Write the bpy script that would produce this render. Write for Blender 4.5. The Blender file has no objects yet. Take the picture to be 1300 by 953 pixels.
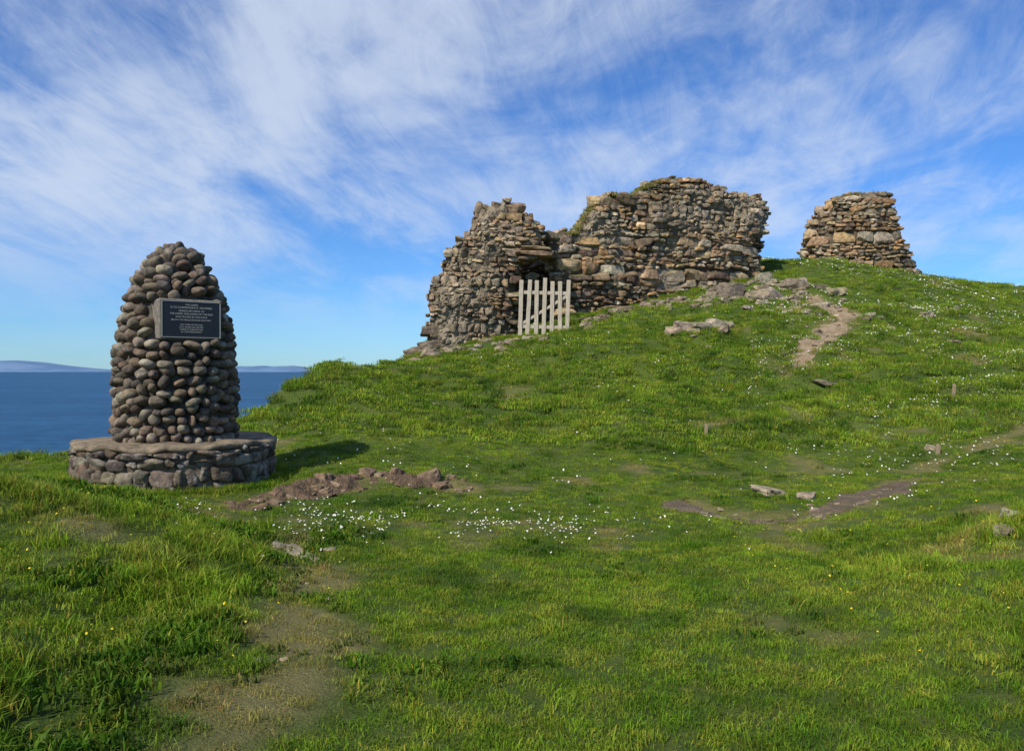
import bpy, math, numpy as np
from mathutils import Matrix, Vector
rng = np.random.default_rng(7)
B = 1.6            # eye height datum
scene = bpy.context.scene
col = scene.collection

# ------------------------------------------------------------ noise
def _hash(ix, iy, iz):
    h = (ix*374761393 + iy*668265263 + iz*1442695041) & 0xffffffff
    h = ((h ^ (h >> 13))*1274126177) & 0xffffffff
    h = ((h ^ (h >> 15))*2246822519) & 0xffffffff
    return ((h ^ (h >> 16)) & 0xffffff)/float(0xffffff)
def vnoise(P):
    P = np.asarray(P, float)
    i = np.floor(P).astype(np.int64); f = P-i; u = f*f*(3-2*f)
    r = 0
    for a in (0, 1):
        for b in (0, 1):
            for c in (0, 1):
                w = (u[..., 0] if a else 1-u[..., 0])*(u[..., 1] if b else 1-u[..., 1])*(u[..., 2] if c else 1-u[..., 2])
                r = r + w*_hash(i[..., 0]+a, i[..., 1]+b, i[..., 2]+c)
    return r
def fbm2(x, y, scale, octs=4, seed=0.0, gain=.5):
    x = np.asarray(x, float); y = np.asarray(y, float)
    t = 0; a = 1; n = 0; s = 1/scale
    for o in range(octs):
        t = t+a*vnoise(np.stack([x*s+13.7*o+seed, y*s-7.1*o+seed, np.full_like(x, seed+o*3.3)], -1)); n += a; a *= gain; s *= 2.03
    return t/n
def sstep(a, b, x):
    t = np.clip((x-a)/(b-a), 0, 1); return t*t*(3-2*t)
def polydist(x, y, pts, closed=True):
    x = np.asarray(x, float); y = np.asarray(y, float)
    d = np.full(x.shape, 1e9); n = len(pts)
    for i in range(n if closed else n-1):
        ax, ay = pts[i]; bx, by = pts[(i+1) % n]
        dx, dy = bx-ax, by-ay; L = dx*dx+dy*dy+1e-12
        t = np.clip(((x-ax)*dx+(y-ay)*dy)/L, 0, 1)
        d = np.minimum(d, np.hypot(x-ax-t*dx, y-ay-t*dy))
    return d
def inpoly(x, y, pts):
    x = np.asarray(x, float); y = np.asarray(y, float)
    r = np.zeros(x.shape, bool); n = len(pts)
    for i in range(n):
        ax, ay = pts[i]; bx, by = pts[(i+1) % n]
        if ay == by: continue
        c = ((ay > y) != (by > y)) & (x < (bx-ax)*(y-ay)/(by-ay)+ax)
        r ^= c
    return r

# ------------------------------------------------------------ material helpers
class NT:
    def __init__(s, mat): s.t = mat.node_tree; s.n = s.t.nodes; s.l = s.t.links
    def add(s, typ): return s.n.new(typ)
    def link(s, a, b): s.l.new(a, b)
    def noise(s, vec, scale, detail=6, rough=.6, dist=0):
        nd = s.n.new('ShaderNodeTexNoise'); nd.inputs['Scale'].default_value = scale
        nd.inputs['Detail'].default_value = detail; nd.inputs['Roughness'].default_value = rough
        nd.inputs['Distortion'].default_value = dist
        if vec is not None: s.link(vec, nd.inputs['Vector'])
        return nd.outputs['Fac']
    def ramp(s, fac, a, b, lo=0., hi=1.):
        nd = s.n.new('ShaderNodeMapRange'); nd.interpolation_type = 'SMOOTHSTEP'
        for k, v in zip(('From Min', 'From Max', 'To Min', 'To Max'), (a, b, lo, hi)): nd.inputs[k].default_value = v
        s.link(fac, nd.inputs['Value']); return nd.outputs['Result']
    def mix(s, fac, a, b, mode='MIX'):
        nd = s.n.new('ShaderNodeMix'); nd.data_type = 'RGBA'; nd.blend_type = mode
        for v, k in ((fac, 0), (a, 6), (b, 7)):
            if isinstance(v, (int, float)): nd.inputs[k].default_value = v
            elif isinstance(v, tuple): nd.inputs[k].default_value = v+(1,) if len(v) == 3 else v
            else: s.link(v, nd.inputs[k])
        return nd.outputs[2]
    def math(s, op, a, b=None):
        nd = s.n.new('ShaderNodeMath'); nd.operation = op
        for v, k in ((a, 0), (b, 1)):
            if v is None: continue
            if isinstance(v, (int, float)): nd.inputs[k].default_value = v
            else: s.link(v, nd.inputs[k])
        return nd.outputs[0]
    def bump(s, h, strength, dist, bsdf, prev=None):
        nd = s.n.new('ShaderNodeBump'); nd.inputs['Strength'].default_value = strength; nd.inputs['Distance'].default_value = dist
        s.link(h, nd.inputs['Height'])
        if prev is not None: s.link(prev, nd.inputs['Normal'])
        if bsdf is not None: s.link(nd.outputs[0], bsdf.inputs['Normal'])
        return nd.outputs[0]
def newmat(name, rough=.9, spec=.2):
    m = bpy.data.materials.new(name); m.use_nodes = True
    nt = NT(m); b = nt.n['Principled BSDF']
    b.inputs['Roughness'].default_value = rough; b.inputs['Specular IOR Level'].default_value = spec
    pos = nt.add('ShaderNodeNewGeometry')
    return m, nt, b, pos
def stone_mat(name, lichen=.5, moss=.5, bumpd=.02, lich_col=(.42, .40, .33), moss_col=(.16, .15, .035), fine=22, mult=1.0, mossmin=.62):
    m, nt, b, g = newmat(name); P = g.outputs['Position']
    a = nt.add('ShaderNodeVertexColor'); a.layer_name = 'Col'
    n1 = nt.noise(P, fine*.5, 8, .65); n2 = nt.noise(P, fine*2.2, 6, .7)
    c = nt.mix(1.0, a.outputs[0], nt.mix(nt.ramp(n1, .3, .7), (.5*mult,)*3, (1.5*mult, 1.45*mult, 1.35*mult)), 'MULTIPLY')
    c = nt.mix(nt.ramp(n2, .56, .70, 0, .6), c, (.05, .04, .032))
    l = nt.noise(P, fine*.35, 9, .72)
    c = nt.mix(nt.ramp(l, .6-.12*lichen, .74-.08*lichen, 0, .75*min(1, lichen*1.5)), c, lich_col)
    sx = nt.add('ShaderNodeSeparateXYZ'); nt.link(g.outputs['Normal'], sx.inputs[0])
    up = nt.ramp(sx.outputs[2], mossmin, .95)
    mo = nt.ramp(nt.noise(P, 1.7, 5), .42, .6)
    c = nt.mix(nt.math('MULTIPLY', nt.math('MULTIPLY', up, mo), moss), c, moss_col)
    nt.link(c, b.inputs['Base Color'])
    h = nt.math('ADD', nt.math('MULTIPLY', n1, 1.0), nt.math('MULTIPLY', n2, .4))
    nt.bump(h, 1.0, bumpd, b)
    return m

# ------------------------------------------------------------ mesh helpers
def mkobj(name, V, F, mat=None, cols=None, smooth=True, parent=None):
    me = bpy.data.meshes.new(name)
    me.from_pydata(np.asarray(V).tolist(), [], F.tolist() if hasattr(F, 'tolist') else F)
    if smooth: me.polygons.foreach_set('use_smooth', np.ones(len(me.polygons), bool))
    if cols is not None:
        ca = me.color_attributes.new('Col', 'FLOAT_COLOR', 'POINT')
        c4 = np.ones((len(me.vertices), 4)); c4[:, :3] = cols; ca.data.foreach_set('color', c4.ravel())
    if mat: me.materials.append(mat)
    me.update()
    ob = bpy.data.objects.new(name, me); col.objects.link(ob)
    if parent: ob.parent = parent
    return ob
def empty(name, loc=(0, 0, 0)):
    e = bpy.data.objects.new(name, None); col.objects.link(e); e.empty_display_size = .3
    return e
def cube_lattice(n):
    idx = {}; V = []; F = []
    def vid(p):
        if p not in idx: idx[p] = len(V); V.append([2*c/n-1 for c in p])
        return idx[p]
    for ax in range(3):
        for s in (0, n):
            for i in range(n):
                for j in range(n):
                    q = []
                    for (u, v) in ((i, j), (i+1, j), (i+1, j+1), (i, j+1)):
                        p = [0, 0, 0]; p[ax] = s; p[(ax+1) % 3] = u; p[(ax+2) % 3] = v; q.append(vid(tuple(p)))
                    F.append(q if s else q[::-1])
    return np.array(V), np.array(F)
def rotz(a):
    a = np.asarray(a); R = np.zeros(a.shape+(3, 3)); R[..., 0, 0] = np.cos(a); R[..., 0, 1] = -np.sin(a); R[..., 1, 0] = np.sin(a); R[..., 1, 1] = np.cos(a); R[..., 2, 2] = 1; return R
def roty(a):
    a = np.asarray(a); R = np.zeros(a.shape+(3, 3)); R[..., 0, 0] = np.cos(a); R[..., 0, 2] = np.sin(a); R[..., 2, 0] = -np.sin(a); R[..., 2, 2] = np.cos(a); R[..., 1, 1] = 1; return R
def rotx(a):
    a = np.asarray(a); R = np.zeros(a.shape+(3, 3)); R[..., 1, 1] = np.cos(a); R[..., 1, 2] = -np.sin(a); R[..., 2, 1] = np.sin(a); R[..., 2, 2] = np.cos(a); R[..., 0, 0] = 1; return R
def stones(name, C, S, R, cols, mat, k=5, amp=.1, freq=1.3, n=4, parent=None, smooth=True, cuts=0):
    C = np.asarray(C); N = len(C)
    P, F = cube_lattice(n)
    Q = P/(np.sum(np.abs(P)**k, 1)**(1/k))[:, None]
    Q = np.repeat(Q[None], N, 0)
    # chop random corners off so blocks look quarried / broken
    for c_ in range(cuts):
        nn = rng.normal(0, 1, (N, 1, 3)); nn[..., 1] = -np.abs(nn[..., 1])*.8; nn /= np.linalg.norm(nn, axis=-1, keepdims=True)
        dd = rng.uniform(.85, 1.2, (N, 1)); ex = np.maximum((Q*nn).sum(-1)-dd, 0); Q = Q-ex[..., None]*nn
    seed = rng.uniform(0, 500, (N, 1, 3))
    D = np.stack([vnoise(Q*freq+seed+o) for o in (0, 91.3, 47.7)], -1)-.5
    D2 = np.stack([vnoise(Q*freq*2.4+seed+o) for o in (10, 61.3, 17.7)], -1)-.5
    tap = rng.uniform(-.18, .18, (N, 1, 3))
    Q = Q*(1+tap*Q[..., [2, 0, 0]])
    Q = Q+D*amp*2+D2*amp*.9
    V = np.einsum('nij,nmj->nmi', R, Q*np.asarray(S)[:, None, :])+C[:, None, :]
    FF = (F[None]+(np.arange(N)*len(P))[:, None, None]).reshape(-1, 4)
    cc = np.repeat(np.asarray(cols)[:, None, :], len(P), 1).reshape(-1, 3)
    return mkobj(name, V.reshape(-1, 3), FF, mat, cc, smooth, parent)
def pick(pal, N, var=.18, w=None):
    pal = np.array(pal); c = pal[rng.choice(len(pal), N, p=w)]
    return c*rng.uniform(1-var, 1+var, (N, 1))*rng.uniform(.95, 1.05, (N, 3))

# ------------------------------------------------------------ terrain
CP = [(0,0,-1.6),(-3,0,-1.35),(3,0,-1.5),(0,-6,-1.6),(-6,-6,-1.4),(7,-6,-1.3),
(-2.2,3.4,-1.36),(-3.9,6,-.93),(-3.0,5.3,-1.22),(-1.7,4.8,-1.5),(-5.6,6.8,-.92),(-6.6,11,-1.45),(-9.1,13.8,-1.5),(-8,9,-1.2),(-12,10,-1.3),
(-4.3,8.6,-1.38),(-5.6,10,-1.40),(-4.3,10,-1.38),(-3,10,-1.38),(-4.3,11.5,-1.4),(-6.5,13,-1.42),(-2.8,8,-1.44),(-1.75,6.5,-1.55),
(-2.4,10.6,-1.36),(-2.5,12.5,-1.12),(-3.75,15,-.66),(-4.3,16.8,-.12),(-4.7,14.4,-.86),(-4.5,15.5,-.55),(-2.5,16.5,-.6),(-3.1,20.5,-.05),(-2.5,24.6,.42),(-3.4,24.6,.3),
(0,3.3,-1.6),(0,5,-1.6),(0,7,-1.62),(0,9,-1.58),(0,11,-1.45),(0,14,-1.12),(0,18,-.52),(0,22,.3),(0,25,.95),(0,28,1.4),
(.8,4,-1.6),(1.4,7,-1.64),(2.3,11.5,-1.5),(2.8,14,-1.12),(3.6,18,-.42),(4.4,22,.7),(5.2,26,1.95),(5.8,28.6,2.6),
(1.4,4,-1.6),(2.45,7,-1.62),(4,11.5,-1.55),(4.9,14,-1.16),(6.3,18,-.27),(7.7,22,.97),(9.1,26,2.25),(10.5,30,3.55),(11.9,34,4.7),
(2.1,4,-1.57),(3.4,6.5,-1.53),(6,11.5,-1.42),(7.3,14,-.98),(9.4,18,-.1),(11.4,22,1.0),(13.5,26,2.1),(15.6,30,3.1),(17.2,34,4.0),(18.4,35.6,3.95),
(2.5,3.9,-1.42),(3.9,6,-1.2),(5.2,8,-1.24),(7.5,11.5,-1.18),(9.1,14,-.8),(11.7,18,.0),(14.3,22,.85),(16.9,26,1.75),(19.5,30,2.65),(22.7,35,3.6),
(12,12,-.9),(20,20,.7),(30,30,2.7),(38,38,3.0),(14,42,4.1),(22,42,3.2),(8,36,4.3),(15.5,36.5,4.45),(30,45,2.1),(3,32,2.2),
(1.0,25.6,1.10),(2.0,26.8,1.65),(3.6,27.4,2.0),(9.5,29.4,3.4),(7.9,28.8,2.8),(-1.3,25.5,.78)]
CP = np.array(CP, float)
def U(r2): return np.where(r2 > 1e-9, .5*r2*np.log(np.maximum(r2, 1e-9)), 0)
n = len(CP); X = CP[:, :2]
r2 = ((X[:, None]-X[None])**2).sum(-1)
A = np.zeros((n+3, n+3)); A[:n, :n] = U(r2)+np.eye(n)*.06; A[:n, n] = 1; A[:n, n+1:] = X; A[n, :n] = 1; A[n+1:, :n] = X.T
W = np.linalg.solve(A, np.r_[CP[:, 2], 0, 0, 0])
def tps(x, y):
    out = W[n]+W[n+1]*x+W[n+2]*y
    for i in range(n): out = out+W[i]*U((x-X[i, 0])**2+(y-X[i, 1])**2)
    return out
LAND = [(-60,-40),(-60,6),(-30,9.0),(-14,12.6),(-9.3,13.6),(-6.7,13.3),(-5.4,13.5),(-4.8,14.2),(-4.45,15.2),(-4.2,16.3),(-4.05,17.4),(-3.6,20.5),(-3.15,25),(-3.0,31),(0,36),(6,41),(14,47),(25,50),(70,60),(70,-40)]
STEP = .13
gx = np.arange(-34, 46, STEP); gy = np.arange(-7, 66, STEP)
GX, GY = np.meshgrid(gx, gy)
PL_EARTH = [(-2.95,8.3),(-2.65,8.9),(-2.3,9.45),(-1.8,9.9),(-1.1,10.0),(-.6,9.9)]
PL_PATH = [(2.1,9.5),(2.6,8.7),(3.3,8.6),(4.1,9.3),(4.9,10.1)]
PL_SAND = [(6.7,18.6),(7.3,19.8),(8.3,21.0),(9.0,22.2),(10.1,23.6),(9.9,24.6),(10.2,26.5)]
PL_DRY = [(-1.95,6.7),(-1.6,5.9),(-1.35,5.0),(-1.2,4.0),(-1.1,2.5)]
PL_TRAIL = [(-1.9,6.8),(-2.2,8.0),(-3.0,7.7)]
PL_TRAIL2 = [(4.9,10.1),(6.5,11.8),(8.5,13.0),(12,14)]
def rough_f(x, y):
    r = sstep(-1.3, -2.3, x)*sstep(8.2, 7.0, y)
    r = np.maximum(r, sstep(1.9, 3.2, x)*sstep(8.0, 6.4, y)*.9)
    r = np.maximum(r, sstep(12, 15, y)*.55)
    return r
Z = np.clip(tps(GX, GY), -2.3, 5.0)
ro = rough_f(GX, GY)
Z += (fbm2(GX, GY, 2.6, 3, 3.1)-.5)*(.14+.36*ro)
Z += (fbm2(GX, GY, .7, 3, 8.1)-.5)*(.07+.28*ro)
Z += (fbm2(GX, GY, .22, 2, 18.1)-.5)*(.04+.07*ro)
# terracettes (sheep-trod steps) on the slope
tn = fbm2(GX*.38, GY, .95, 3, 61.); slope_m = sstep(12.5, 16, GY)
Z += sstep(.46, .56, tn)*.18*slope_m
yl = np.interp(GX, [p[0] for p in PL_EARTH], [p[1] for p in PL_EARTH])+(fbm2(GX, GY, .4, 2, 5)-.5)*.3
s = GY-yl
Z += .13/(1+np.exp(-np.clip(s/.06, -30, 30)))*sstep(-3.0, -2.5, GX)*sstep(-.3, -.8, GX)*np.exp(-np.maximum(s, 0)/1.4)
Z -= .05*sstep(.5, 0, polydist(GX, GY, PL_SAND, False))+.05*sstep(.5, 0, polydist(GX, GY, PL_PATH, False))
ins = inpoly(GX, GY, LAND); d = polydist(GX, GY, LAND); d = np.where(ins, 0, d)
Z -= (np.sqrt((1.7*d)**2+.1)-.316)*(1+(fbm2(GX, GY, 3, 4, 2.2)-.5)*.7*sstep(0, 3, d))
Z = np.maximum(Z, -30)+B
def hz(x, y):
    x = np.asarray(x, float); y = np.asarray(y, float)
    fx = np.clip((x-gx[0])/STEP, 0, len(gx)-1.001); fy = np.clip((y-gy[0])/STEP, 0, len(gy)-1.001)
    i = fx.astype(int); j = fy.astype(int); u = fx-i; v = fy-j
    return (Z[j, i]*(1-u)*(1-v)+Z[j, i+1]*u*(1-v)+Z[j+1, i]*(1-u)*v+Z[j+1, i+1]*u*v)
def m_line(x, y, pl, w, seed): return 1-polydist(x, y, pl, False)/w+(fbm2(x, y, .45, 4, seed)-.5)*2.6
def m_earth(x, y): return m_line(x, y, PL_EARTH, .22, 4)-.25
def m_path(x, y): return m_line(x, y, PL_PATH, .27, 9)-.15
def m_sand(x, y): return m_line(x, y, PL_SAND, .32, 14)-.15
def m_dry(x, y):
    r = np.maximum(m_line(x, y, PL_DRY, .46, 19)-.2, m_line(x, y, PL_TRAIL, .3, 23)-.2)
    r = np.maximum(r, m_line(x, y, PL_TRAIL2, .45, 29)-.35)
    r = np.maximum(r, m_line(x, y, PL_PATH, .5, 33)-.4); r = np.maximum(r, m_line(x, y, PL_SAND, .6, 35)-.4); r = np.maximum(r, m_line(x, y, PL_EARTH, .4, 37)-.4)
    r = np.maximum(r, (fbm2(x, y, .9, 4, 51.)-.66)*5)
    return r

m, nt, b, g = newmat('ground_turf'); P = g.outputs['Position']
n1 = nt.noise(P, .55, 5, .6); n2 = nt.noise(P, 5, 7, .7); n3 = nt.noise(P, 60, 4, .7)
c = nt.mix(nt.ramp(n1, .35, .65), (.045, .085, .010), (.095, .14, .018))
c = nt.mix(nt.ramp(n2, .45, .75, 0, .7), c, (.15, .15, .035))
at = nt.add('ShaderNodeAttribute'); at.attribute_name = 'dry'
c = nt.mix(nt.ramp(at.outputs['Fac'], 0, .8, 0, .8), c, (.24, .20, .08))
c = nt.mix(nt.ramp(n3, .3, .7, 0, .5), c, (.035, .045, .010))
sx = nt.add('ShaderNodeSeparateXYZ'); nt.link(g.outputs['Normal'], sx.inputs[0])
c = nt.mix(nt.ramp(sx.outputs[2], .72, .5), c, (.13, .10, .07))
nt.link(c, b.inputs['Base Color']); nt.bump(nt.math('ADD', n2, nt.math('MULTIPLY', n3, .4)), 1, .05, b)
turf = m
ny, nx = Z.shape
I = np.arange(ny*nx).reshape(ny, nx)
F = np.stack([I[:-1, :-1], I[:-1, 1:], I[1:, 1:], I[1:, :-1]], -1).reshape(-1, 4)
ground = mkobj('ground', np.stack([GX, GY, Z], -1).reshape(-1, 3), F, turf)
at = ground.data.attributes.new('dry', 'FLOAT', 'POINT'); at.data.foreach_set('value', np.clip(m_dry(GX, GY), 0, 1).ravel())

def soil(name, a, c_, peb):
    m, nt, b, g = newmat(name); P = g.outputs['Position']
    n1 = nt.noise(P, 4, 8, .7); n2 = nt.noise(P, 40, 5, .7)
    c = nt.mix(nt.ramp(n1, .35, .65), a, c_)
    v = nt.add('ShaderNodeTexVoronoi'); v.inputs['Scale'].default_value = 28; nt.link(P, v.inputs['Vector'])
    c = nt.mix(nt.ramp(v.outputs['Distance'], .28, .15, 0, .55), c, peb)
    c = nt.mix(nt.ramp(n2, .55, .75, 0, .6), c, tuple(x*.4 for x in a))
    nt.link(c, b.inputs['Base Color']); nt.bump(nt.math('ADD', n2, nt.math('SUBTRACT', 1, v.outputs['Distance'])), 1, .025, b)
    return m
def patch(name, pl, mf, mat, pad=1.0, sp=.04, lift=.05, rg=.025):
    xs = np.arange(min(p[0] for p in pl)-pad, max(p[0] for p in pl)+pad, sp); ys = np.arange(min(p[1] for p in pl)-pad, max(p[1] for p in pl)+pad, sp)
    x, y = np.meshgrid(xs, ys); k = mf(x, y)
    z = hz(x, y)+np.clip(k, -.4, .5)*lift+(fbm2(x, y, .1, 3, 3)-.5)*rg
    I = np.arange(x.size).reshape(x.shape); kk = k > -.15
    F = np.stack([I[:-1, :-1], I[:-1, 1:], I[1:, 1:], I[1:, :-1]], -1)[kk[:-1, :-1] & kk[1:, 1:]].reshape(-1, 4)
    used = np.unique(F); rem = -np.ones(x.size, int); rem[used] = np.arange(len(used))
    V = np.stack([x, y, z], -1).reshape(-1, 3)[used]
    return mkobj(name, V, rem[F], mat)
patch('bare_earth', PL_EARTH, m_earth, soil('red_earth', (.16, .105, .062), (.095, .065, .04), (.22, .17, .115)), sp=.025, rg=.12)
patch('dirt_path', PL_PATH, m_path, soil('brown_soil', (.18, .135, .085), (.11, .08, .05), (.28, .22, .16)))
patch('dirt_path', PL_SAND, m_sand, soil('sandy_soil', (.36, .27, .17), (.24, .17, .1), (.45, .38, .28)), sp=.06)

# ------------------------------------------------------------ sea + islands
m, nt, b, g = newmat('sea_water', .55, .06); P = g.outputs['Position']
mp = nt.add('ShaderNodeMapping'); mp.inputs['Scale'].default_value = (1, 2.2, 1); nt.link(P, mp.inputs[0])
w1 = nt.noise(mp.outputs[0], .10, 7, .68); w2 = nt.noise(P, .6, 5, .6)
c = nt.mix(nt.ramp(nt.noise(mp.outputs[0], .003, 6, .6), .35, .65), (.016, .078, .17), (.024, .105, .215))
c = nt.mix(nt.ramp(w1, .42, .62, 0, .65), c, (.009, .044, .105))
nt.link(c, b.inputs['Base Color']); nt.bump(nt.math('ADD', w1, nt.math('MULTIPLY', w2, .3)), .7, 1.4, b)
S_ = 60000
mkobj('sea', [(-S_, -S_, -26+B), (S_, -S_, -26+B), (S_, S_, -26+B), (-S_, S_, -26+B)], [(0, 1, 2, 3)], m, smooth=False)
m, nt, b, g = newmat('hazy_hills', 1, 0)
nt.link(nt.mix(nt.ramp(nt.noise(g.outputs['Position'], .0015, 5), .4, .6), (.105, .185, .31), (.15, .235, .36)), b.inputs['Base Color'])  # bluish distance haze is painted into the base colour
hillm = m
def island(name, x0, x1, y0, hmax, seed):
    xs = np.linspace(x0, x1, 90); vs = np.linspace(-1, 1, 9); x, v = np.meshgrid(xs, vs)
    t = (x-x0)/(x1-x0); env = np.clip(np.minimum(t, 1-t)*5, 0, 1)**.6
    h = hmax*env*(.45+.9*(fbm2(x, v*0, (x1-x0)/5, 4, seed)-.2))*(1-v*v)
    V = np.stack([x, y0+v*1500+0*x, -28+B+h], -1).reshape(-1, 3)
    I = np.arange(x.size).reshape(x.shape)
    mkobj(name, V, np.stack([I[:-1, :-1], I[:-1, 1:], I[1:, 1:], I[1:, :-1]], -1).reshape(-1, 4), hillm)
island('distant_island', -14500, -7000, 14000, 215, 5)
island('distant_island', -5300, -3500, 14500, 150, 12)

# ------------------------------------------------------------ castle ruin
castle_m = stone_mat('castle_stone', .42, .8, .05, fine=11, mossmin=.5, lich_col=(.40, .355, .26), mult=.92)
mortar_m = stone_mat('castle_mortar', .4, .6, .11, fine=9, lich_col=(.36, .315, .225), mult=.9)
PAL = [(.30, .20, .115), (.41, .30, .175), (.28, .225, .16), (.14, .10, .07), (.35, .22, .11), (.41, .345, .25), (.22, .155, .10)]
def yA(x): return 25.75+.06*(x+2.8)
def yB(x): return 26.4+(x-1.08)*.40
def yC(x): return 34.6+.13*(x-15.9)**2
def wall(poly, yf, thick, rub, parent, tag, hs=1.0):
    xs = [p[0] for p in poly]; zs = [p[1] for p in poly]
    C = []; S = []
    for L in range(int(round(thick/.42))):
        z = min(zs)
        while z < max(zs)+.1:
            h = rng.choice([.09, .14, .20, .28, .36], p=[.22, .28, .26, .17, .07])*hs*rng.uniform(.85, 1.15)
            x = min(xs)-rng.uniform(0, .3)
            while x < max(xs):
                w = h*rng.uniform(1.0, 3.2); w = min(w, .9)
                r_ = float(rub(np.array(x), np.array(z)))
                if r_ > .35: w = min(w, .38)*rng.uniform(.5, .95)
                ux = .16*(math.sin(x*.9+z*2)*.5+.3*math.sin(x*2.3))+rng.uniform(-.015, .015)
                if h > .16 and rng.uniform() < .38 and w < .6:
                    f = rng.uniform(.35, .65)
                    C.append((x+w/2, z+h*f/2+ux, L)); S.append((w/2, h*f/2))
                    if w > .3:
                        q = rng.uniform(.35, .65)
                        C.append((x+w*q/2, z+h*(1+f)/2+ux, L)); S.append((w*q/2, h*(1-f)/2)); C.append((x+w*(1+q)/2, z+h*(1+f)/2+ux, L)); S.append((w*(1-q)/2, h*(1-f)/2))
                    else: C.append((x+w/2+rng.uniform(-.02, .02), z+h*(1+f)/2+ux, L)); S.append((w/2, h*(1-f)/2))
                else:
                    C.append((x+w/2, z+h/2+ux, L)); S.append((w/2, h/2))
                x += w+.008
            z += h+.006
    C = np.array(C); S = np.array(S)
    ins = inpoly(C[:, 0], C[:, 1], poly); d = polydist(C[:, 0], C[:, 1], poly)
    jit = rng.uniform(-.03, .09, len(C))+S[:, 0]*.35
    keep = ins & ((C[:, 2] == 0) | (d < .6)) & (d > jit)
    C = C[keep]; S = S[keep]; d = d[keep]
    R_ = rub(C[:, 0], C[:, 1])
    N = len(C)
    sl = (yf(C[:, 0]+.05)-yf(C[:, 0]-.05))/.1
    ang = np.arctan(sl)
    bulge = (fbm2(C[:, 0], C[:, 1], 1.1, 3, 6)-.5)*.6
    y = yf(C[:, 0])+.24+C[:, 2]*.42+rng.uniform(-.075, .06, N)+np.where(C[:, 2] == 0, bulge, 0)+R_*.03
    y += np.where(C[:, 2] == 0, sstep(.5, 0, d)*.12, 0)
    SS = np.stack([S[:, 0]*1.02, np.full(N, .26), S[:, 1]*1.03], 1)
    tilt = rng.normal(0, .05+.14*R_, N)
    R = rotz(ang+rng.normal(0, .09, N))@roty(tilt)@rotx(rng.normal(0, .08, N))
    cc = pick(PAL, N, .32)
    gray = np.array([.33, .285, .215])*rng.uniform(.55, 1.25, (N, 1))
    cc = cc*(1-R_[:, None]*.6)+gray*R_[:, None]*.6
    big = fbm2(C[:, 0], C[:, 1], 1.0, 3, 44)
    cc *= (.55+1.0*big)[:, None]
    stones(tag+'_stones', np.stack([C[:, 0], y, C[:, 1]+B], 1), SS, R, cc, castle_m, k=14, amp=.085, n=5, parent=parent, smooth=False, cuts=4)
    g_ = .035
    x_, z_ = np.meshgrid(np.arange(min(xs), max(xs), g_), np.arange(min(zs), max(zs), g_))
    k = inpoly(x_, z_, poly) & (polydist(x_, z_, poly) > .12)
    rr = rub(x_, z_)
    pm = sstep(.5, .62, fbm2(x_, z_, .9, 3, 71))     # patches where the old mortar survives flush
    yy = yf(x_)+.12-rr*.06-pm*.075+(fbm2(x_, z_, 1.1, 3, 6)-.5)*.6+(fbm2(x_, z_, .2, 4, 31, .65)-.5)*(.16+.26*rr)+sstep(.4, .1, polydist(x_, z_, poly))*.15
    I = np.arange(x_.size).reshape(x_.shape)
    F = np.stack([I[:-1, :-1], I[:-1, 1:], I[1:, 1:], I[1:, :-1]], -1)[k[:-1, :-1] & k[1:, 1:] & k[1:, :-1] & k[:-1, 1:]].reshape(-1, 4)
    rr = np.maximum(rr, pm*.7)
    mc = np.array([.14, .105, .07])[None]*(1-rr.reshape(-1, 1))+np.array([.33, .28, .205])[None]*rr.reshape(-1, 1)
    mkobj(tag+'_mortar', np.stack([x_, yy, z_+B], -1).reshape(-1, 3), F, mortar_m, mc, smooth=False, parent=parent)
    pts = np.array(poly); nP = len(pts); area = sum(pts[i][0]*pts[(i+1) % nP][1]-pts[(i+1) % nP][0]*pts[i][1] for i in range(nP))
    sg = 1 if area > 0 else -1
    inn = []
    for i in range(nP):
        e1 = pts[i]-pts[i-1]; e2 = pts[(i+1) % nP]-pts[i]
        n1 = np.array([-e1[1], e1[0]])/np.linalg.norm(e1); n2 = np.array([-e2[1], e2[0]])/np.linalg.norm(e2)
        q = n1+n2; q /= max(np.linalg.norm(q), .3); inn.append(pts[i]+sg*q*.22)
    inn = np.array(inn)
    V = [(p[0], yf(p[0])+.6, p[1]+B) for p in inn]+[(p[0], yf(p[0])+thick-.1, p[1]+B) for p in inn]
    F = [list(range(nP)), list(range(2*nP-1, nP-1, -1))]+[[i, (i+1) % nP, nP+(i+1) % nP, nP+i] for i in range(nP)]
    mkobj(tag+'_core', V, F, mortar_m, np.array([[.12, .10, .08]]*(2*nP)), smooth=False, parent=parent)

castle = empty('castle_ruin')
polyA = [(-2.85,-.3),(-2.84,1.2),(-2.80,2.6),(-2.42,3.3),(-2.25,4.0),(-1.8,4.35),(-1.4,4.7),(-1.2,5.5),(-.64,5.5),(-.26,5.8),(.2,5.45),(.7,5.2),(1.06,4.8),(1.14,4.05),(.95,3.72),(.4,3.7),(.25,3.1),(.15,2.0),(.15,.5)]
polyB = [(1.45,.6),(1.5,2.0),(1.42,3.2),(1.1,3.75),(1.06,4.25),(1.33,4.7),(1.66,4.95),(2.04,4.78),(2.45,5.35),(2.85,5.95),(3.46,6.25),(4.2,6.35),(5.05,6.85),(5.72,7.05),(6.66,7.08),(7.5,6.9),(8.44,6.6),(9.3,6.67),(9.95,6.35),(9.8,5.6),(9.5,4.8),(9.55,4.0),(9.6,2.9),(7.94,2.2),(6.0,1.9),(3.6,1.4),(2.0,1.1)]
polyD = [(-.6,.6),(-.6,4.2),(.5,4.5),(1.4,4.9),(2.2,5.1),(2.6,5.4),(2.6,.6)]
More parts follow.
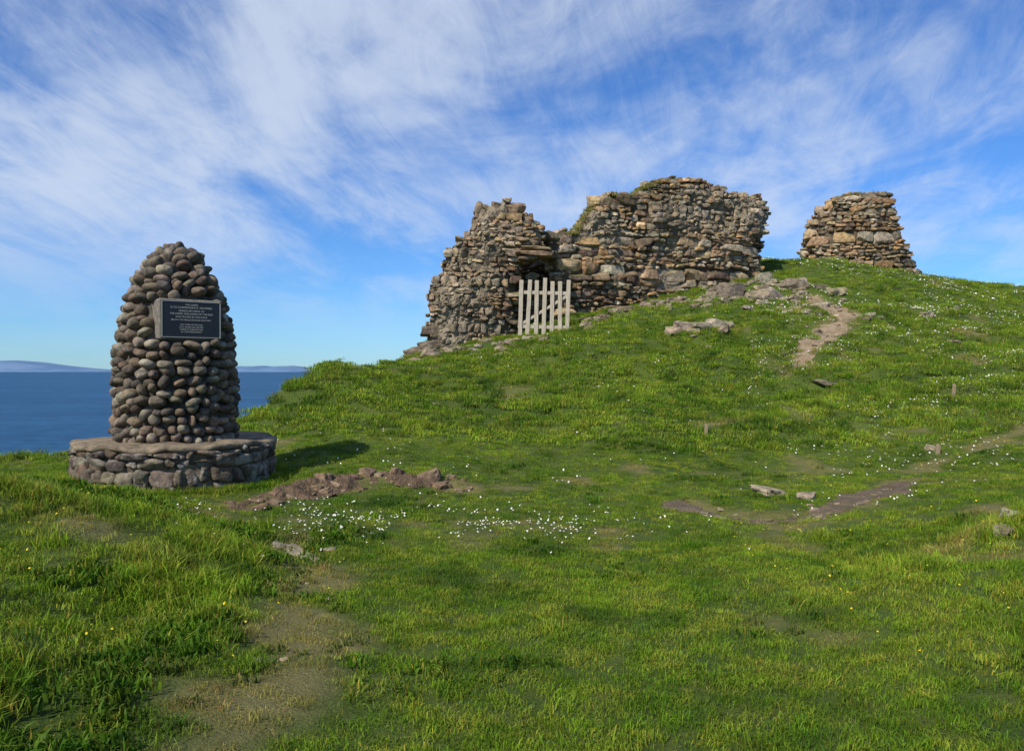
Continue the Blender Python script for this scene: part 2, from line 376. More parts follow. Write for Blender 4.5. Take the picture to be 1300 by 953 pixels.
polyC = [(13.45,4.0),(13.45,5.3),(13.65,6.75),(14.0,6.95),(14.3,7.6),(14.75,7.95),(16,8.0),(16.8,7.85),(17.05,6.9),(17.45,5.9),(17.95,5.15),(18.5,4.35),(18.5,3.5)]
def rubA(x, z): return np.clip(sstep(.2, -.9, x)*(.25+2.2*(fbm2(x, z, 1.0, 2, 3)-.42)), 0, 1)
def rubB(x, z):
    r = ((x-7.4)/2.4)**2+((z-5.9)/.9)**2; r2 = ((x-3.0)/1.0)**2+((z-5.0)/.6)**2
    return np.clip(sstep(1.3, .6, np.minimum(r, r2)+(fbm2(x, z, .6, 2, 4)-.5)*.8), 0, 1)*.8
wall(polyA, yA, 1.3, rubA, castle, 'gate_tower')
wall(polyB, yB, 1.3, rubB, castle, 'curtain_wall')
wall(polyD, lambda x: 28.3+0*x, .9, lambda x, z: x*0+.1, castle, 'rear_wall')
castle2 = empty('castle_ruin')
wall(polyC, yC, 2.1, lambda x, z: x*0+.15*(x < 15), castle2, 'turret', 1.1)
stones('lintel', [(.72, 25.9, 3.80+B), (.8, 25.95, 3.97+B), (.5, 25.9, 3.66+B), (.85, 26.5, 3.86+B)], [(.62, .4, .08), (.5, .45, .07), (.33, .35, .06), (.7, .4, .1)],
       rotz(np.array([.05, -.1, .1, 0])), [(.3, .2, .13), (.25, .18, .12), (.2, .15, .1), (.2, .15, .1)], castle_m, k=12, amp=.06, parent=castle, smooth=False, cuts=2)

# ------------------------------------------------------------ wooden gate
def boxes(name, L, mat, parent=None, bev=.006):
    import bmesh
    bm = bmesh.new()
    for (M, s) in L:
        r = bmesh.ops.create_cube(bm, size=1); vs = r['verts']
        for v in vs: v.co = M@Vector((v.co.x*s[0], v.co.y*s[1], v.co.z*s[2]))
    if bev: bmesh.ops.bevel(bm, geom=bm.edges[:], offset=bev, segments=1, affect='EDGES')
    me = bpy.data.meshes.new(name); bm.to_mesh(me); bm.free(); me.materials.append(mat)
    ob = bpy.data.objects.new(name, me); col.objects.link(ob)
    if parent: ob.parent = parent
    return ob
m, nt, b, g = newmat('weathered_wood', .8); P = g.outputs['Position']
mp = nt.add('ShaderNodeMapping'); mp.inputs['Scale'].default_value = (30, 30, 2.5); nt.link(P, mp.inputs[0])
w = nt.noise(mp.outputs[0], 1.5, 6, .7)
nt.link(nt.mix(nt.ramp(w, .3, .7), (.36, .29, .20), (.62, .54, .42)), b.inputs['Base Color']); nt.bump(w, .6, .01, b)
wood = m
M0 = Matrix.Translation((1.02, 25.5, 1.08+B))@Matrix.Rotation(math.radians(1.5), 4, 'Y')@Matrix.Rotation(math.radians(4), 4, 'X')
L = []
for i in range(7):
    hh = 1.80+rng.uniform(-.05, .07); x = -.76+i*.253
    L.append((M0@Matrix.Translation((x, 0, hh/2+.03))@Matrix.Rotation(rng.normal(0, .015), 4, 'Y'), (.13, .025, hh)))
for zz in (.32, 1.42): L.append((M0@Matrix.Translation((0, .04, zz)), (1.68, .045, .11)))
L.append((M0@Matrix.Translation((0, .04, .87))@Matrix.Rotation(math.radians(-33), 4, 'Y'), (1.85, .03, .09)))
boxes('wooden_gate', L, wood)
m, nt, b, g = newmat('old_stake_wood', .9); nt.link(nt.mix(nt.noise(g.outputs['Position'], 40, 5), (.16, .12, .07), (.38, .29, .18)), b.inputs['Base Color'])
for (x, y, h) in ((3.4, 13.8, .17), (8.75, 15.6, .24), (6.6, 12.2, .12)):
    z = float(hz(x, y)); boxes('wooden_stake', [(Matrix.Translation((x, y, z+h/2-.03))@Matrix.Rotation(.08, 4, 'Y'), (.055, .055, h+.1)), (Matrix.Translation((x, y, z+h+.015))@Matrix.Rotation(.08, 4, 'Y'), (.042, .042, .04))], m)

# ------------------------------------------------------------ cairn monument
CX, CY = -4.26, 10.0
PT = -.87+B
cairn = empty('cairn_monument')
cob_m = stone_mat('cobble_stone', .2, 0, .008, fine=26, lich_col=(.31, .285, .23), mult=.8)
cem_m = stone_mat('cairn_mortar', .3, 0, .02, fine=18, lich_col=(.2, .18, .14), mult=.8)
prh = [0, .5, 1.0, 1.35, 1.55, 1.75, 1.97, 2.17, 2.30, 2.40, 2.46]; prr = [.70, .715, .70, .665, .62, .57, .495, .40, .32, .22, .0]
hh = np.linspace(0, 2.40, 400); rr = np.interp(hh*2.46/2.40, prh, prr)
rr = np.convolve(np.r_[np.full(7, rr[0]), rr, np.full(7, 0.)], np.ones(15)/15, 'valid')
arc = np.r_[0, np.cumsum(np.hypot(np.diff(hh), np.diff(rr)))]
na = math.radians(38.0)-math.pi/2   # plaque facing azimuth
PN = np.array([math.cos(na), math.sin(na), 0])
PZ = .61+B
V = []; ns = 72; hs = np.linspace(0, 1, 60)*arc[-1]
for s_ in hs:
    h = np.interp(s_, arc, hh); r = max(np.interp(s_, arc, rr)-.07, .005)
    for a in range(ns): V.append((CX+r*math.cos(a*2*math.pi/ns), CY+r*math.sin(a*2*math.pi/ns), PT-.02+h*.97))
V = np.array(V); V[:, :2] += (np.stack([vnoise(V*9), vnoise(V*9+50)], -1)-.5)*.04
F = [[i*ns+j, i*ns+(j+1) % ns, (i+1)*ns+(j+1) % ns, (i+1)*ns+j] for i in range(59) for j in range(ns)]
mkobj('core', V, F, cem_m, np.array([[.12, .105, .08]]*len(V)), parent=cairn)
C = []; S = []; R = []
s_ = .05
while s_ < arc[-1]-.02:
    h = np.interp(s_, arc, hh); r = np.interp(s_, arc, rr)
    dh = np.interp(s_+.02, arc, hh)-np.interp(s_-.02, arc, hh); dr = np.interp(s_+.02, arc, rr)-np.interp(s_-.02, arc, rr)
    sl = math.atan2(-dr, dh)
    a = rng.uniform(0, 1); circ = 2*math.pi*max(r, .03); p = 0
    while p < circ-.05:
        w = rng.uniform(.095, .225); th = a+(p+w/2)/max(r, .03); p += w
        hv = rng.uniform(.042, .073); rv = rng.uniform(.085, .125)
        da = (th-na+math.pi) % (2*math.pi)-math.pi
        hj = h+rng.uniform(-.04, .04)
        zz = PT+hj
        if abs(r*math.sin(da)) < .36+w*.25 and abs(da) < 1.2 and abs(zz-PZ) < .225+hv*.7: continue
        nr = r-.062+rng.uniform(-.02, .022)
        if abs(da) < .75 and zz < PZ: nr += .02
        C.append((CX+nr*math.cos(th), CY+nr*math.sin(th), zz)); S.append((rv, w/2*.94, hv))
        R.append((rotz(np.array(th))@roty(np.array(-sl+rng.normal(0, .16)))@rotx(np.array(rng.normal(0, .42)))@rotz(np.array(rng.normal(0, .2)))))
    s_ += .113
N = len(C)
cc = pick([(.18, .15, .11), (.225, .19, .145), (.13, .11, .09), (.19, .145, .10), (.29, .255, .20), (.15, .115, .085)], N, .32)
stones('cobbles', C, S, np.array(R), cc, cob_m, k=2.4, amp=.09, n=6, parent=cairn)
tz = Matrix(((-PN[1], -PN[0], 0, 0), (PN[0], -PN[1], 0, 0), (0, 0, 1, 0), (0, 0, 0, 1)))
Mp = Matrix.Translation((CX, CY, PZ))@tz
def lo(x, y, z): return Mp@Matrix.Translation((x, y, z))
m, nt, b, g = newmat('plaque_surround'); nz = nt.noise(g.outputs['Position'], 14, 8, .7)
nt.link(nt.mix(nt.ramp(nz, .3, .7), (.12, .105, .08), (.25, .22, .18)), b.inputs['Base Color']); nt.bump(nz, 1, .02, b)
boxes('plaque_surround', [(lo(0, -.42, 0), (.73, .42, .49))], m, cairn, .02)
m2, nt, b, g = newmat('black_slate', .35, .5); nz = nt.noise(g.outputs['Position'], 9, 6, .6)
nt.link(nt.mix(nz, (.008, .008, .009), (.022, .022, .024)), b.inputs['Base Color'])
YF = -.642
boxes('plaque', [(lo(0, YF, 0), (.69, .03, .445))], m2, cairn, .004)
L = []
for (x, z, w, h) in ((0, .214, .68, .007), (0, -.214, .68, .007), (-.337, 0, .007, .421), (.337, 0, .007, .421)): L.append((lo(x, YF-.017, z), (w, .006, h)))
m3, nt, b, g = newmat('plaque_lettering', .5); b.inputs['Base Color'].default_value = (.50, .48, .42, 1)
boxes('plaque_border', L, m3, cairn, 0)
lines = [("THIS CAIRN", .028), ("IS TO COMMEMORATE THE PIPERS", .031), ("HEREDITARY PIPERS TO", .028), ("THE CHIEFS AND LORDS OF THE ISLES", .029), ("WHO PLAYED IN THIS PLACE", .028), ("BELOW THE WALLS IN LONG DAYS PAST", .025), ("", .02), ("THE TUNES OF THE HALL", .023), ("STILL HEARD ON THE HILL", .023), ("RAISED BY SUBSCRIPTION", .023), ("OF THE PIPERS SOCIETY", .023)]
z = .165
for i, (t, sz) in enumerate(lines):
    if t:
        cu = bpy.data.curves.new('lettering_%d' % i, 'FONT'); cu.body = t; cu.size = sz; cu.align_x = 'CENTER'; cu.extrude = .001
        cu.materials.append(m3)
        o = bpy.data.objects.new('lettering_%d' % i, cu); col.objects.link(o); o.parent = cairn
        o.matrix_world = lo(0, YF-.0165, z)@Matrix.Rotation(math.radians(90), 4, 'X')
    z -= sz*1.25
# plinth
pr = 1.185
C = []; S = []; R = []
z = PT-.74
for (h) in (.17, .12, .20, .13, .07):
    th = rng.uniform(0, 1); e = th+2*math.pi
    while th < e-.05:
        w = rng.uniform(.08, .34); th += w/pr/2
        hh_ = h/2*rng.uniform(.85, 1.2)
        C.append((CX+(pr-.14+rng.uniform(-.02, .02))*math.cos(th), CY+(pr-.14+rng.uniform(-.02, .02))*math.sin(th), z+h/2+rng.uniform(-.025, .025)))
        S.append((.15, w/2*1.05, hh_*1.06)); R.append(rotz(np.array(th+rng.normal(0, .05)))@rotx(np.array(rng.normal(0, .28)))); th += w/pr/2
    z += h
N = len(C)
pl_m = stone_mat('plinth_stone', .85, .0, .04, fine=17, lich_col=(.40, .375, .32), mult=.85)
stones('plinth_stones', C, S, np.array(R), pick([(.17, .13, .095), (.19, .155, .115), (.12, .095, .08), (.18, .13, .09), (.22, .19, .15)], N, .2), pl_m, k=6, amp=.18, n=5, parent=cairn, cuts=3)
V = []; F = []; ns = 160
prof = [(1.12, -.9), (1.135, -.6), (1.14, -.3), (1.135, -.07), (1.17, -.065), (1.195, -.045), (1.195, -.012), (1.17, .004), (1.1, .008), (.95, .012), (.7, .012), (0.02, .012)]
for (r, zz) in prof:
    for a in range(ns):
        t = a*2*math.pi/ns; k = 1+.03*(vnoise(np.array([math.cos(t)*2+5, math.sin(t)*2+5, 1.]))-.5)*2+(.035*(vnoise(np.array([math.cos(t)*9+50, math.sin(t)*9+50, zz*9]))-.5)*2 if r > 1 else 0)
        V.append((CX+r*k*math.cos(t), CY+r*k*math.sin(t), PT+zz+(.06*(vnoise(np.array([r*math.cos(t)*5+9, r*math.sin(t)*5+9, 3.]))-.5))))
for i in range(len(prof)-1):
    for j in range(ns): F.append([i*ns+j, i*ns+(j+1) % ns, (i+1)*ns+(j+1) % ns, (i+1)*ns+j])
cap = stone_mat('plinth_cement', .5, .0, .03, fine=12, lich_col=(.33, .28, .21))
mkobj('plinth_cap', V, F, cap, np.array([[.20, .16, .11]]*len(V)), parent=cairn)

# ------------------------------------------------------------ rocks
C = []; S = []; cols_ = []
RP = [(.27, .22, .155), (.22, .18, .13), (.31, .265, .2), (.17, .135, .1)]
def rock(x, y, sx, sy, sz, c=None, sink=.3): C.append((x, y, float(hz(x, y))+sz*(1-2*sink)+0)); S.append((sx, sy, sz)); cols_.append(c if c else tuple(pick(RP, 1, .2)[0]))
for (x, y, w, h) in ((9.3,29.0,.36,.28),(8.2,26.0,.42,.26),(8.7,26.6,.45,.3),(9.9,27.5,.4,.22),(7.6,27.7,.5,.34),(7.3,27.9,.35,.26),(10.2,28.3,.35,.2),(9.6,24.6,.28,.14),(11.0,26.7,.3,.14),(3.38,10.3,.20,.06),(3.6,9.65,.11,.05),(6.6,12.4,.08,.06),(7.0,17.6,.25,.06),(-2.7,22.6,.3,.12),(-2.4,23.4,.28,.14),(3.72,5.9,.08,.05),(3.9,6.1,.09,.05),(-2.9,24.6,.4,.2)):
    rock(x, y, w, w*rng.uniform(.6, .9), h)
for (x, y, w, h) in ((4.6,22.3,.25,.16),(4.95,22.5,.3,.2),(5.4,22.4,.38,.16),(5.85,22.55,.3,.2),(6.2,22.7,.22,.14),(5.1,22.2,.18,.1),(5.9,22.2,.2,.1)): rock(x, y, w, w*.7, h, None, .38)
for i in range(190):
    t = rng.uniform(0, 1)**.7; x = 1.5+t*9.5+rng.normal(0, .4); y = 26.0+t*3.4-abs(rng.normal(0, 1.4))*(.3+t); s = rng.uniform(.04, .17); rock(x, y, s*1.3, s, s*.6)
for i in range(50): s = rng.uniform(.04, .12); rock(rng.uniform(-2.8, 1), rng.uniform(23.6, 25.4), s*1.3, s, s*.6)
for i in range(70):
    s = rng.uniform(.04, .14); rock(rng.normal(9.5, 1.5), rng.normal(24.5, 2.2), s*1.4, s, s*.6)
for i in range(28): s = rng.uniform(.03, .09)*1.4; rock(rng.uniform(-3, 18), rng.uniform(14, 30), s*1.3, s, s*.5)
for pl, k, sd, sc in ((PL_PATH, 45, .18, .8), (PL_SAND, 50, .3, 1.6), (PL_DRY, 8, .2, .35)):
    pl = np.array(pl)
    for i in range(k):
        t = rng.uniform(0, len(pl)-1.001); j = int(t); p = pl[j]*(1-t+j)+pl[j+1]*(t-j)+rng.normal(0, sd, 2); s = rng.uniform(.012, .05)*sc; rock(p[0], p[1], s*1.3, s, s*.6)
C_ = np.array(C); N = len(C_)
rm = stone_mat('rock', .4, .8, .03, fine=12)
stones('scattered_rocks', C_, S, rotz(rng.uniform(-.6, .6, N))@roty(rng.normal(0, .15, N)), cols_, rm, k=8, amp=.17, n=6, cuts=6, smooth=False)
C = []; S = []; cols_ = []
pl = np.array(PL_EARTH)
for i in range(110):
    t = rng.uniform(0, len(pl)-1.001); j = int(t); p = pl[j]*(1-t+j)+pl[j+1]*(t-j)+rng.normal(0, .13, 2)*(1, .8)+(0, .03); s = rng.choice([.015, .025, .045, .07], p=[.4, .34, .2, .06])
    rock(p[0], p[1], s*1.4, s*.8, s*.6, tuple(pick([(.19, .13, .085), (.14, .10, .07), (.23, .17, .115)], 1, .25)[0]), .4)
for (x, y, w, h) in ((-1.05, 10.0, .15, .10), (-1.85, 9.98, .12, .07), (-1.45, 10.02, .10, .07), (-2.3, 9.6, .12, .06), (-1.85, 6.75, .13, .02), (-1.7, 6.6, .1, .02), (-2.0, 6.9, .1, .02), (-1.6, 6.85, .07, .02)):
    rock(x, y, w, w*.6, h, (.18, .125, .085) if y > 8 else (.25, .215, .16), .38)
N = len(C)
stones('rock_outcrop', np.array(C), S, rotz(rng.uniform(-.7, .7, N))@roty(rng.normal(0, .25, N)), cols_, stone_mat('red_rock', .15, .2, .015, fine=16), k=8, amp=.18, n=5, cuts=5, smooth=False)

# ------------------------------------------------------------ grass
m = bpy.data.materials.new('grass_blades'); m.use_nodes = True; nt = NT(m); b = nt.n['Principled BSDF']
g = nt.add('ShaderNodeNewGeometry'); P = g.outputs['Position']
oi = nt.add('ShaderNodeObjectInfo'); a = nt.add('ShaderNodeVertexColor'); a.layer_name = 'Col'
n1 = nt.noise(P, .5, 5, .65); n2 = nt.noise(P, 2.6, 5, .7)
c = nt.mix(nt.ramp(n1, .36, .62), (.085, .185, .010), (.19, .305, .018))
c = nt.mix(nt.ramp(n2, .42, .66, 0, .8), c, (.29, .335, .035))
c = nt.mix(nt.ramp(nt.noise(P, 1.1, 4, .6), .52, .64, 0, .75), c, (.035, .095, .009))
dr = nt.add('ShaderNodeAttribute'); dr.attribute_type = 'INSTANCER'; dr.attribute_name = 'dry'
c = nt.mix(nt.ramp(dr.outputs['Fac'], 0, .8, 0, .75), c, (.33, .28, .085))
rd = nt.math('ADD', nt.math('MULTIPLY', oi.outputs['Random'], .6), .68)
cr = nt.add('ShaderNodeCombineColor'); [nt.link(rd, cr.inputs[i]) for i in range(3)]
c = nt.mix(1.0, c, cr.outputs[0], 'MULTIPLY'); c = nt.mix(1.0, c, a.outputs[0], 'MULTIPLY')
nt.link(c, b.inputs['Base Color']); b.inputs['Roughness'].default_value = .6; b.inputs['Specular IOR Level'].default_value = .15
tr = nt.add('ShaderNodeBsdfTranslucent'); nt.link(nt.mix(1.0, c, (1.1, 1.2, .7), 'MULTIPLY'), tr.inputs[0])
ms = nt.add('ShaderNodeMixShader'); ms.inputs[0].default_value = .3; nt.link(b.outputs[0], ms.inputs[1]); nt.link(tr.outputs[0], ms.inputs[2])
nt.link(ms.outputs[0], nt.n['Material Output'].inputs[0]); grassm = m
tuftcol = bpy.data.collections.new('grass_tufts')
def tuft(name, nb, rad, h0, h1, w0, w1, splay, dead=.08, tint=(1, 1, 1)):
    V = []; F = []; Cc = []
    for i in range(nb):
        r = rad*math.sqrt(rng.uniform()); t = rng.uniform(0, 6.283); bx, by = r*math.cos(t), r*math.sin(t)
        h = rng.uniform(h0, h1); w = rng.uniform(w0, w1); d = rng.uniform(0, 6.283); sp = abs(rng.normal(0, splay))+.1; dx, dy = math.cos(d), math.sin(d)
        fa = rng.uniform(0, 6.283); px, py = math.cos(fa)*w, math.sin(fa)*w
        o = len(V)
        V += [(bx-px, by-py, -.01), (bx+px, by+py, -.01), (bx+px*.8+dx*sp*h*.35, by+py*.8+dy*sp*h*.35, h*.55), (bx-px*.8+dx*sp*h*.35, by-py*.8+dy*sp*h*.35, h*.55), (bx+dx*sp*h, by+dy*sp*h, h*(1-.25*min(sp, 1)))]
        F += [(o, o+1, o+2, o+3), (o+3, o+2, o+4)]
        cc = np.array(tint)*rng.uniform(.7, 1.3)
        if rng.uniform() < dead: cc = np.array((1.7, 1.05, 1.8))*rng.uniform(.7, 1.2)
        Cc += [cc*.8, cc*.8, cc, cc, cc*1.1]  # natural root-to-tip tone plus mild occlusion shade put into the blade colour
    me = bpy.data.meshes.new(name); me.from_pydata(V, [], F); me.materials.append(grassm)
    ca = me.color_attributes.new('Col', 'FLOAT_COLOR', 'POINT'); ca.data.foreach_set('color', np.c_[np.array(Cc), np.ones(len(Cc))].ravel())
    o = bpy.data.objects.new(name, me); tuftcol.objects.link(o)
for i in range(5): tuft('tuft_a%d' % i, 56, .09, .012, .034, .0014, .0026, .9, .15)
for i in range(3): tuft('tuft_b%d' % i, 56, .08, .04, .10, .0016, .0032, .8, .15)
for i in range(2): tuft('tuft_c%d' % i, 36, .09, .02, .06, .004, .009, .9, .04, (.5, .62, .6))
for i in range(3): tuft('tuft_d%d' % i, 50, .13, .022, .055, .0035, .006, .9, .15)
def scatter(dens, y0, y1, slope, xm):
    A_ = (y1-y0)*2*(slope*y1+xm); N = int(A_*dens)
    y = rng.uniform(y0, y1, N); x = rng.uniform(-1, 1, N)*(slope*y1+xm)
    k = np.abs(x) < slope*y+xm; return x[k], y[k]
parts = []
for (dens, y0, y1, sl, kind) in ((195, 2.4, 7.5, .75, 0), (95, 7.5, 13, .73, 0), (36, 13, 24, .72, 1), (22, 24, 40, .70, 1)):
    x, y = scatter(dens, y0, y1, sl, .6); parts.append((x, y, np.full(len(x), kind)))
t = rng.uniform(0, 6.283, 420); r = 1.24+abs(rng.normal(0, .07, 420)); parts.append((CX+r*np.cos(t), CY+r*np.sin(t), np.full(420, 2)))
t = rng.uniform(0, 1, 260); parts.append((1.9+t*7.4, yB(1.9+t*7.4)-rng.uniform(.02, .35, 260), np.full(260, 2)))
t = rng.uniform(0, 1, 80); parts.append((-2.9+t*3.0, yA(-2.9+t*3.0)-rng.uniform(.02, .25, 80), np.full(80, 2)))
x = rng.uniform(4.3, 6.5, 260); parts.append((x, 22.4+rng.normal(0, .3, 260), np.full(260, 2)))
x = np.concatenate([p[0] for p in parts]); y = np.concatenate([p[1] for p in parts]); kind = np.concatenate([p[2] for p in parts]); N = len(x)
ok = np.hypot(x-CX, y-CY) > 1.2
ok &= inpoly(x, y, LAND) | (polydist(x, y, LAND) < 1.2)
ok &= ~((x > .9) & (x < 9.6) & (y > yB(x)+.1) & (y < yB(x)+1.5)) & ~((x > -2.9) & (x < .2) & (y > yA(x)+.1) & (y < yA(x)+1.3))
u = rng.uniform(0, 1, N)
dry = m_dry(x, y)
ok &= (m_earth(x, y) < .05+u*.35) & (m_path(x, y) < u*.45) & (m_sand(x, y) < u*.35)
ok &= ~((dry > .3) & (u < .42))
x, y, kind, dry = x[ok], y[ok], kind[ok], dry[ok]; N = len(x)
ro = rough_f(x, y); cl = fbm2(x, y, .7, 3, 77); cl2 = fbm2(x, y, .8, 3, 99)
idx = rng.integers(0, 5, N)
longp = sstep(.47, .66, cl)*ro+.01
islong = rng.uniform(0, 1, N) < longp*.8
idx = np.where(islong, rng.integers(5, 8, N), idx)
leafy = (x < -1.6) & (y < 8) & (cl2 > .5) & (rng.uniform(0, 1, N) < .7)
idx = np.where(leafy | ((cl2 > .66) & (rng.uniform(0, 1, N) < .15) & (kind == 0)), rng.integers(8, 10, N), idx)
idx = np.where((kind == 1), np.where(islong, rng.integers(5, 8, N), rng.integers(10, 13, N)), idx)
idx = np.where(kind == 2, rng.integers(5, 8, N), idx)
scl = rng.uniform(.75, 1.3, N)*(1+.35*ro*cl)*np.where(kind == 1, 1.35, 1)*np.where((kind == 1) & islong, 1.1, 1)
scl *= np.where(dry > .1, .75, 1)
z = hz(x, y)
dry = np.clip(dry+.08, 0, 1)
# turf growing along the broken wall heads
wx = []; wy = []; wz = []
for poly_, yf_, x0, x1, k_ in ((polyB, yB, 1.9, 5.0, 230), (polyB, yB, 5.0, 9.0, 50), (polyC, yC, 14.6, 16.6, 40)):
    top = [p for p in poly_ if p[1] > 4.2]; xx = rng.uniform(x0, x1, k_); px_ = np.array([p[0] for p in top]); pz_ = np.array([p[1] for p in top]); o_ = np.argsort(px_)
    wx.append(xx); yo = rng.uniform(.15, .9, k_); wy.append(yf_(xx)+yo); wz.append(np.interp(xx, px_[o_], pz_[o_])-.17+B)
wx, wy, wz = map(np.concatenate, (wx, wy, wz)); kN = len(wx)
x = np.r_[x, wx]; y = np.r_[y, wy]; z = np.r_[z, wz]; idx = np.r_[idx, rng.integers(10, 13, kN)]; scl = np.r_[scl, rng.uniform(1, 2.0, kN)]; dry = np.r_[dry, rng.uniform(.3, 1, kN)]; N = len(x)
me = bpy.data.meshes.new('grass'); me.from_pydata(np.stack([x, y, z], -1).tolist(), [], [])
at = me.attributes.new('rot', 'FLOAT_VECTOR', 'POINT'); at.data.foreach_set('vector', np.stack([rng.normal(0, .12, N), rng.normal(0, .12, N), rng.uniform(0, 6.283, N)], -1).ravel())
at = me.attributes.new('scl', 'FLOAT', 'POINT'); at.data.foreach_set('value', scl)
at = me.attributes.new('dry', 'FLOAT', 'POINT'); at.data.foreach_set('value', dry)
at = me.attributes.new('idx', 'INT', 'POINT'); at.data.foreach_set('value', idx.astype(np.int32))
go = bpy.data.objects.new('grass', me); col.objects.link(go)
ng = bpy.data.node_groups.new('scatter_grass', 'GeometryNodeTree')
ng.interface.new_socket('Geometry', in_out='INPUT', socket_type='NodeSocketGeometry'); ng.interface.new_socket('Geometry', in_out='OUTPUT', socket_type='NodeSocketGeometry')
gi = ng.nodes.new('NodeGroupInput'); gt = ng.nodes.new('NodeGroupOutput'); ip = ng.nodes.new('GeometryNodeInstanceOnPoints')
ci = ng.nodes.new('GeometryNodeCollectionInfo'); ci.inputs['Collection'].default_value = tuftcol; ci.inputs['Separate Children'].default_value = True; ci.inputs['Reset Children'].default_value = True
def na_(nm, ty):
    q = ng.nodes.new('GeometryNodeInputNamedAttribute'); q.data_type = ty; q.inputs['Name'].default_value = nm
    return [o for o in q.outputs if o.enabled and o.name == 'Attribute'][0]
er = ng.nodes.new('FunctionNodeEulerToRotation')
ng.links.new(na_('rot', 'FLOAT_VECTOR'), er.inputs[0]); ng.links.new(er.outputs[0], ip.inputs['Rotation'])
ng.links.new(na_('scl', 'FLOAT'), ip.inputs['Scale']); ng.links.new(na_('idx', 'INT'), ip.inputs['Instance Index'])
ip.inputs['Pick Instance'].default_value = True
ng.links.new(gi.outputs[0], ip.inputs['Points']); ng.links.new(ci.outputs[0], ip.inputs['Instance']); ng.links.new(ip.outputs[0], gt.inputs[0])
md = go.modifiers.new('scatter', 'NODES'); md.node_group = ng
print('grass instances', N)

# ------------------------------------------------------------ flowers
def flowers(name, x, y, size, hgt, c1, c2):
    V = []; F = []; mi = []
    z = hz(x, y)
    for i in range(len(x)):
        s = size[i]; tx, ty = rng.normal(0, .35, 2); o = len(V); zc = z[i]+hgt[i]
        for k in range(8):
            a_ = k*math.pi/4; r = s*(1 if k % 2 == 0 else .78); V.append((x[i]+r*math.cos(a_), y[i]+r*math.sin(a_), zc+r*(tx*math.cos(a_)+(ty-.3)*math.sin(a_))*-1))
        F.append(tuple(range(o, o+8))); mi.append(0); o = len(V)
        for k in range(5):
            a_ = k*math.pi*.4; r = s*.33; V.append((x[i]+r*math.cos(a_), y[i]+r*math.sin(a_), zc+.003+r*(tx*math.cos(a_)+(ty-.3)*math.sin(a_))*-1))
        F.append(tuple(range(o, o+5))); mi.append(1); o = len(V)
        V += [(x[i]-.001, y[i], z[i]), (x[i]+.001, y[i], z[i]), (x[i]+.001, y[i], zc), (x[i]-.001, y[i], zc)]; F.append((o, o+1, o+2, o+3)); mi.append(2)
    ob = mkobj(name, V, F, None, smooth=False)
    for nm, c in (('_petals', c1), ('_centre', c2), ('_stem', (.06, .12, .02))):
        mm, nt, b, g = newmat(name+nm, .7); b.inputs['Base Color'].default_value = c+(1,); ob.data.materials.append(mm)
    ob.data.polygons.foreach_set('material_index', mi)
fx = []; fy = []
def addf(x, y, thr, sc, seed):
    k = fbm2(x, y, sc, 3, seed)+rng.uniform(-.06, .06, len(x)) > thr
    k &= (np.hypot(x-CX, y-CY) > 1.4) & (m_path(x, y) < .2) & (m_earth(x, y) < .3) & (m_sand(x, y) < .2) & inpoly(x, y, LAND)
    fx.append(x[k]); fy.append(y[k])
addf(rng.normal(-.9, 1.2, 750), rng.normal(8.1, .45, 750), .49, .5, 1)
addf(rng.uniform(-3.4, -1.6, 120), rng.uniform(6.0, 8.2, 120), .5, .4, 6)
addf(rng.uniform(-4, 6, 600), rng.uniform(7, 15, 600), .60, .6, 2)
q = rng.uniform(15, 36, 7500); addf(q*rng.uniform(.3, .75, 7500), q, .505, 1.6, 3)
q = rng.uniform(8, 16, 1200); addf(q*rng.uniform(.35, .75, 1200), q, .54, .8, 4)
q = rng.uniform(14, 30, 700); addf(q*rng.uniform(-.2, .3, 700), q, .58, 1.2, 5)
fx = np.concatenate(fx); fy = np.concatenate(fy)
flowers('daisies', fx, fy, rng.uniform(.007, .011, len(fx))*(1+np.clip(fy-8, 0, 22)*.065), rng.uniform(.03, .055, len(fx))*(1+np.clip(fy-10, 0, 20)*.06), (.8, .8, .78), (.7, .5, .05))
fx2 = np.r_[rng.uniform(2, 5, 80), rng.uniform(-4, -1.2, 60), rng.uniform(4, 11, 200)]; fy2 = np.r_[rng.uniform(4, 8, 80), rng.uniform(3.5, 7, 60), rng.uniform(9, 15, 200)]
flowers('buttercups', fx2, fy2, rng.uniform(.004, .009, 340), rng.uniform(.04, .08, 340), (.75, .6, .03), (.7, .5, .02))

# ------------------------------------------------------------ world, sun, camera
SUN_EL = 44; sd = Vector((-.64, -.77, 0)).normalized()
w = bpy.data.worlds.new('World'); scene.world = w; w.use_nodes = True
nt = NT(w); nt.n.clear()
out = nt.add('ShaderNodeOutputWorld'); bg = nt.add('ShaderNodeBackground'); bg.inputs[1].default_value = .088
sky = nt.add('ShaderNodeTexSky'); sky.sky_type = 'NISHITA'; sky.sun_disc = False
sky.sun_elevation = math.radians(SUN_EL); sky.sun_rotation = math.atan2(sd.x, sd.y) % (2*math.pi); sky.air_density = 1.0; sky.dust_density = .1; sky.ozone_density = 3.0
tc = nt.add('ShaderNodeTexCoord'); sp = nt.add('ShaderNodeSeparateXYZ'); nt.link(tc.outputs['Generated'], sp.inputs[0])
zz = nt.math('ADD', nt.math('MAXIMUM', sp.outputs[2], 0.0), .22)
cb = nt.add('ShaderNodeCombineXYZ'); nt.link(nt.math('DIVIDE', sp.outputs[0], zz), cb.inputs[0]); nt.link(nt.math('DIVIDE', sp.outputs[1], zz), cb.inputs[1])
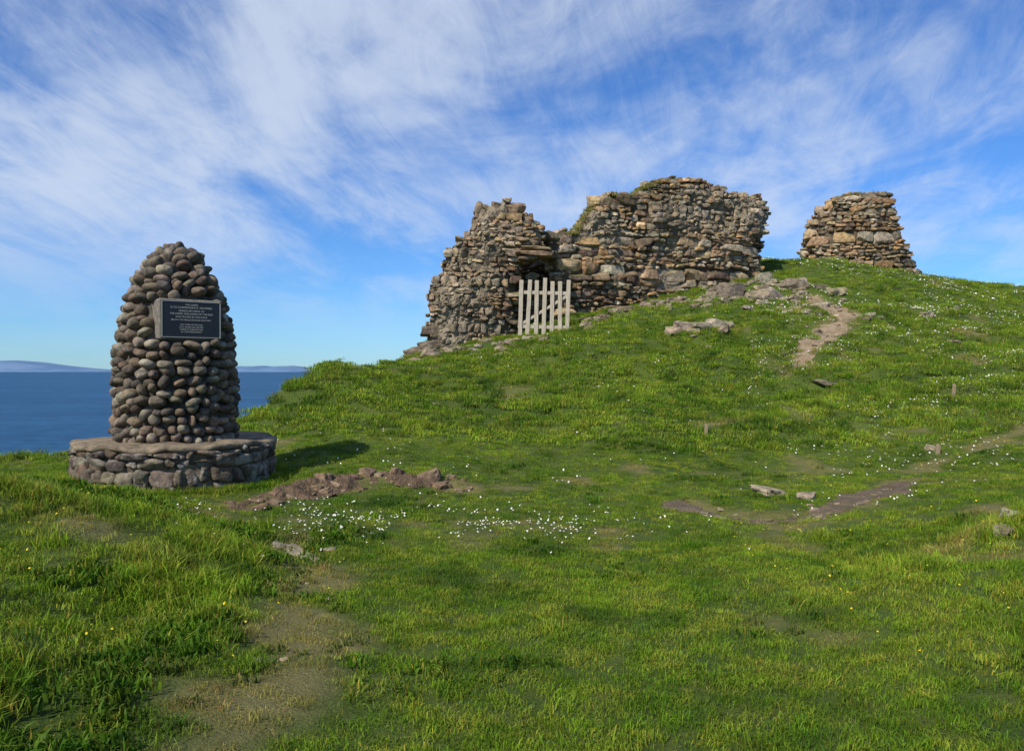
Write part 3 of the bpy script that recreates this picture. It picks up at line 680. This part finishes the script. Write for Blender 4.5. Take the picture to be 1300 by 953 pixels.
def cloud(sx_, sy_, rot, dist, detail, rough, off):
    mp = nt.add('ShaderNodeMapping'); mp.inputs['Location'].default_value = (off, off*.7, 0); mp.inputs['Rotation'].default_value = (0, 0, math.radians(rot))
    m2_ = nt.add('ShaderNodeMapping'); m2_.inputs['Scale'].default_value = (sx_, sy_, 1)
    nt.link(cb.outputs[0], mp.inputs[0]); nt.link(mp.outputs[0], m2_.inputs[0]); return nt.noise(m2_.outputs[0], 1.0, detail, rough, dist)
streak = cloud(2.0, .8, -4, 1.3, 10, .60, 3.3)
fine_ = cloud(7.0, 2.4, 14, 1.2, 8, .70, 8.1)
large = cloud(.8, .9, 20, .8, 5, .55, 5.2)
v = nt.math('ADD', nt.math('MULTIPLY', streak, .38), nt.math('ADD', nt.math('MULTIPLY', large, .50), nt.math('MULTIPLY', fine_, .18)))
v = nt.math('SUBTRACT', v, nt.math('MULTIPLY', sp.outputs[0], .07))
fac = nt.ramp(v, .435, .66, 0, .78)
lowm = nt.ramp(sp.outputs[2], .03, .20, .12, 1)
fac = nt.math('MULTIPLY', fac, lowm)
skyc = nt.mix(1.0, sky.outputs[0], (.58, 1.02, 1.62), 'MULTIPLY')
nt.link(nt.mix(fac, skyc, (7.6, 8.6, 10.2)), bg.inputs[0]); nt.link(bg.outputs[0], out.inputs[0])
ld = bpy.data.lights.new('sun', 'SUN'); ld.energy = 5.0; ld.angle = math.radians(.5); ld.color = (1, .94, .84)
lo_ = bpy.data.objects.new('sun', ld); col.objects.link(lo_)
e = math.radians(SUN_EL); dirv = Vector((-sd.x*math.cos(e), -sd.y*math.cos(e), -math.sin(e)))
lo_.rotation_euler = dirv.to_track_quat('-Z', 'Y').to_euler(); lo_.location = (-10, -8, 20)
cd = bpy.data.cameras.new('camera'); cd.sensor_width = 36; cd.lens = 27.69; cd.clip_end = 150000; cd.clip_start = .05
co = bpy.data.objects.new('camera', cd); col.objects.link(co); co.location = (0, 0, B); co.rotation_euler = (math.radians(90-.37), 0, 0)
scene.camera = co
scene.view_settings.view_transform = 'Standard'; scene.view_settings.look = 'None'; scene.view_settings.exposure = 0
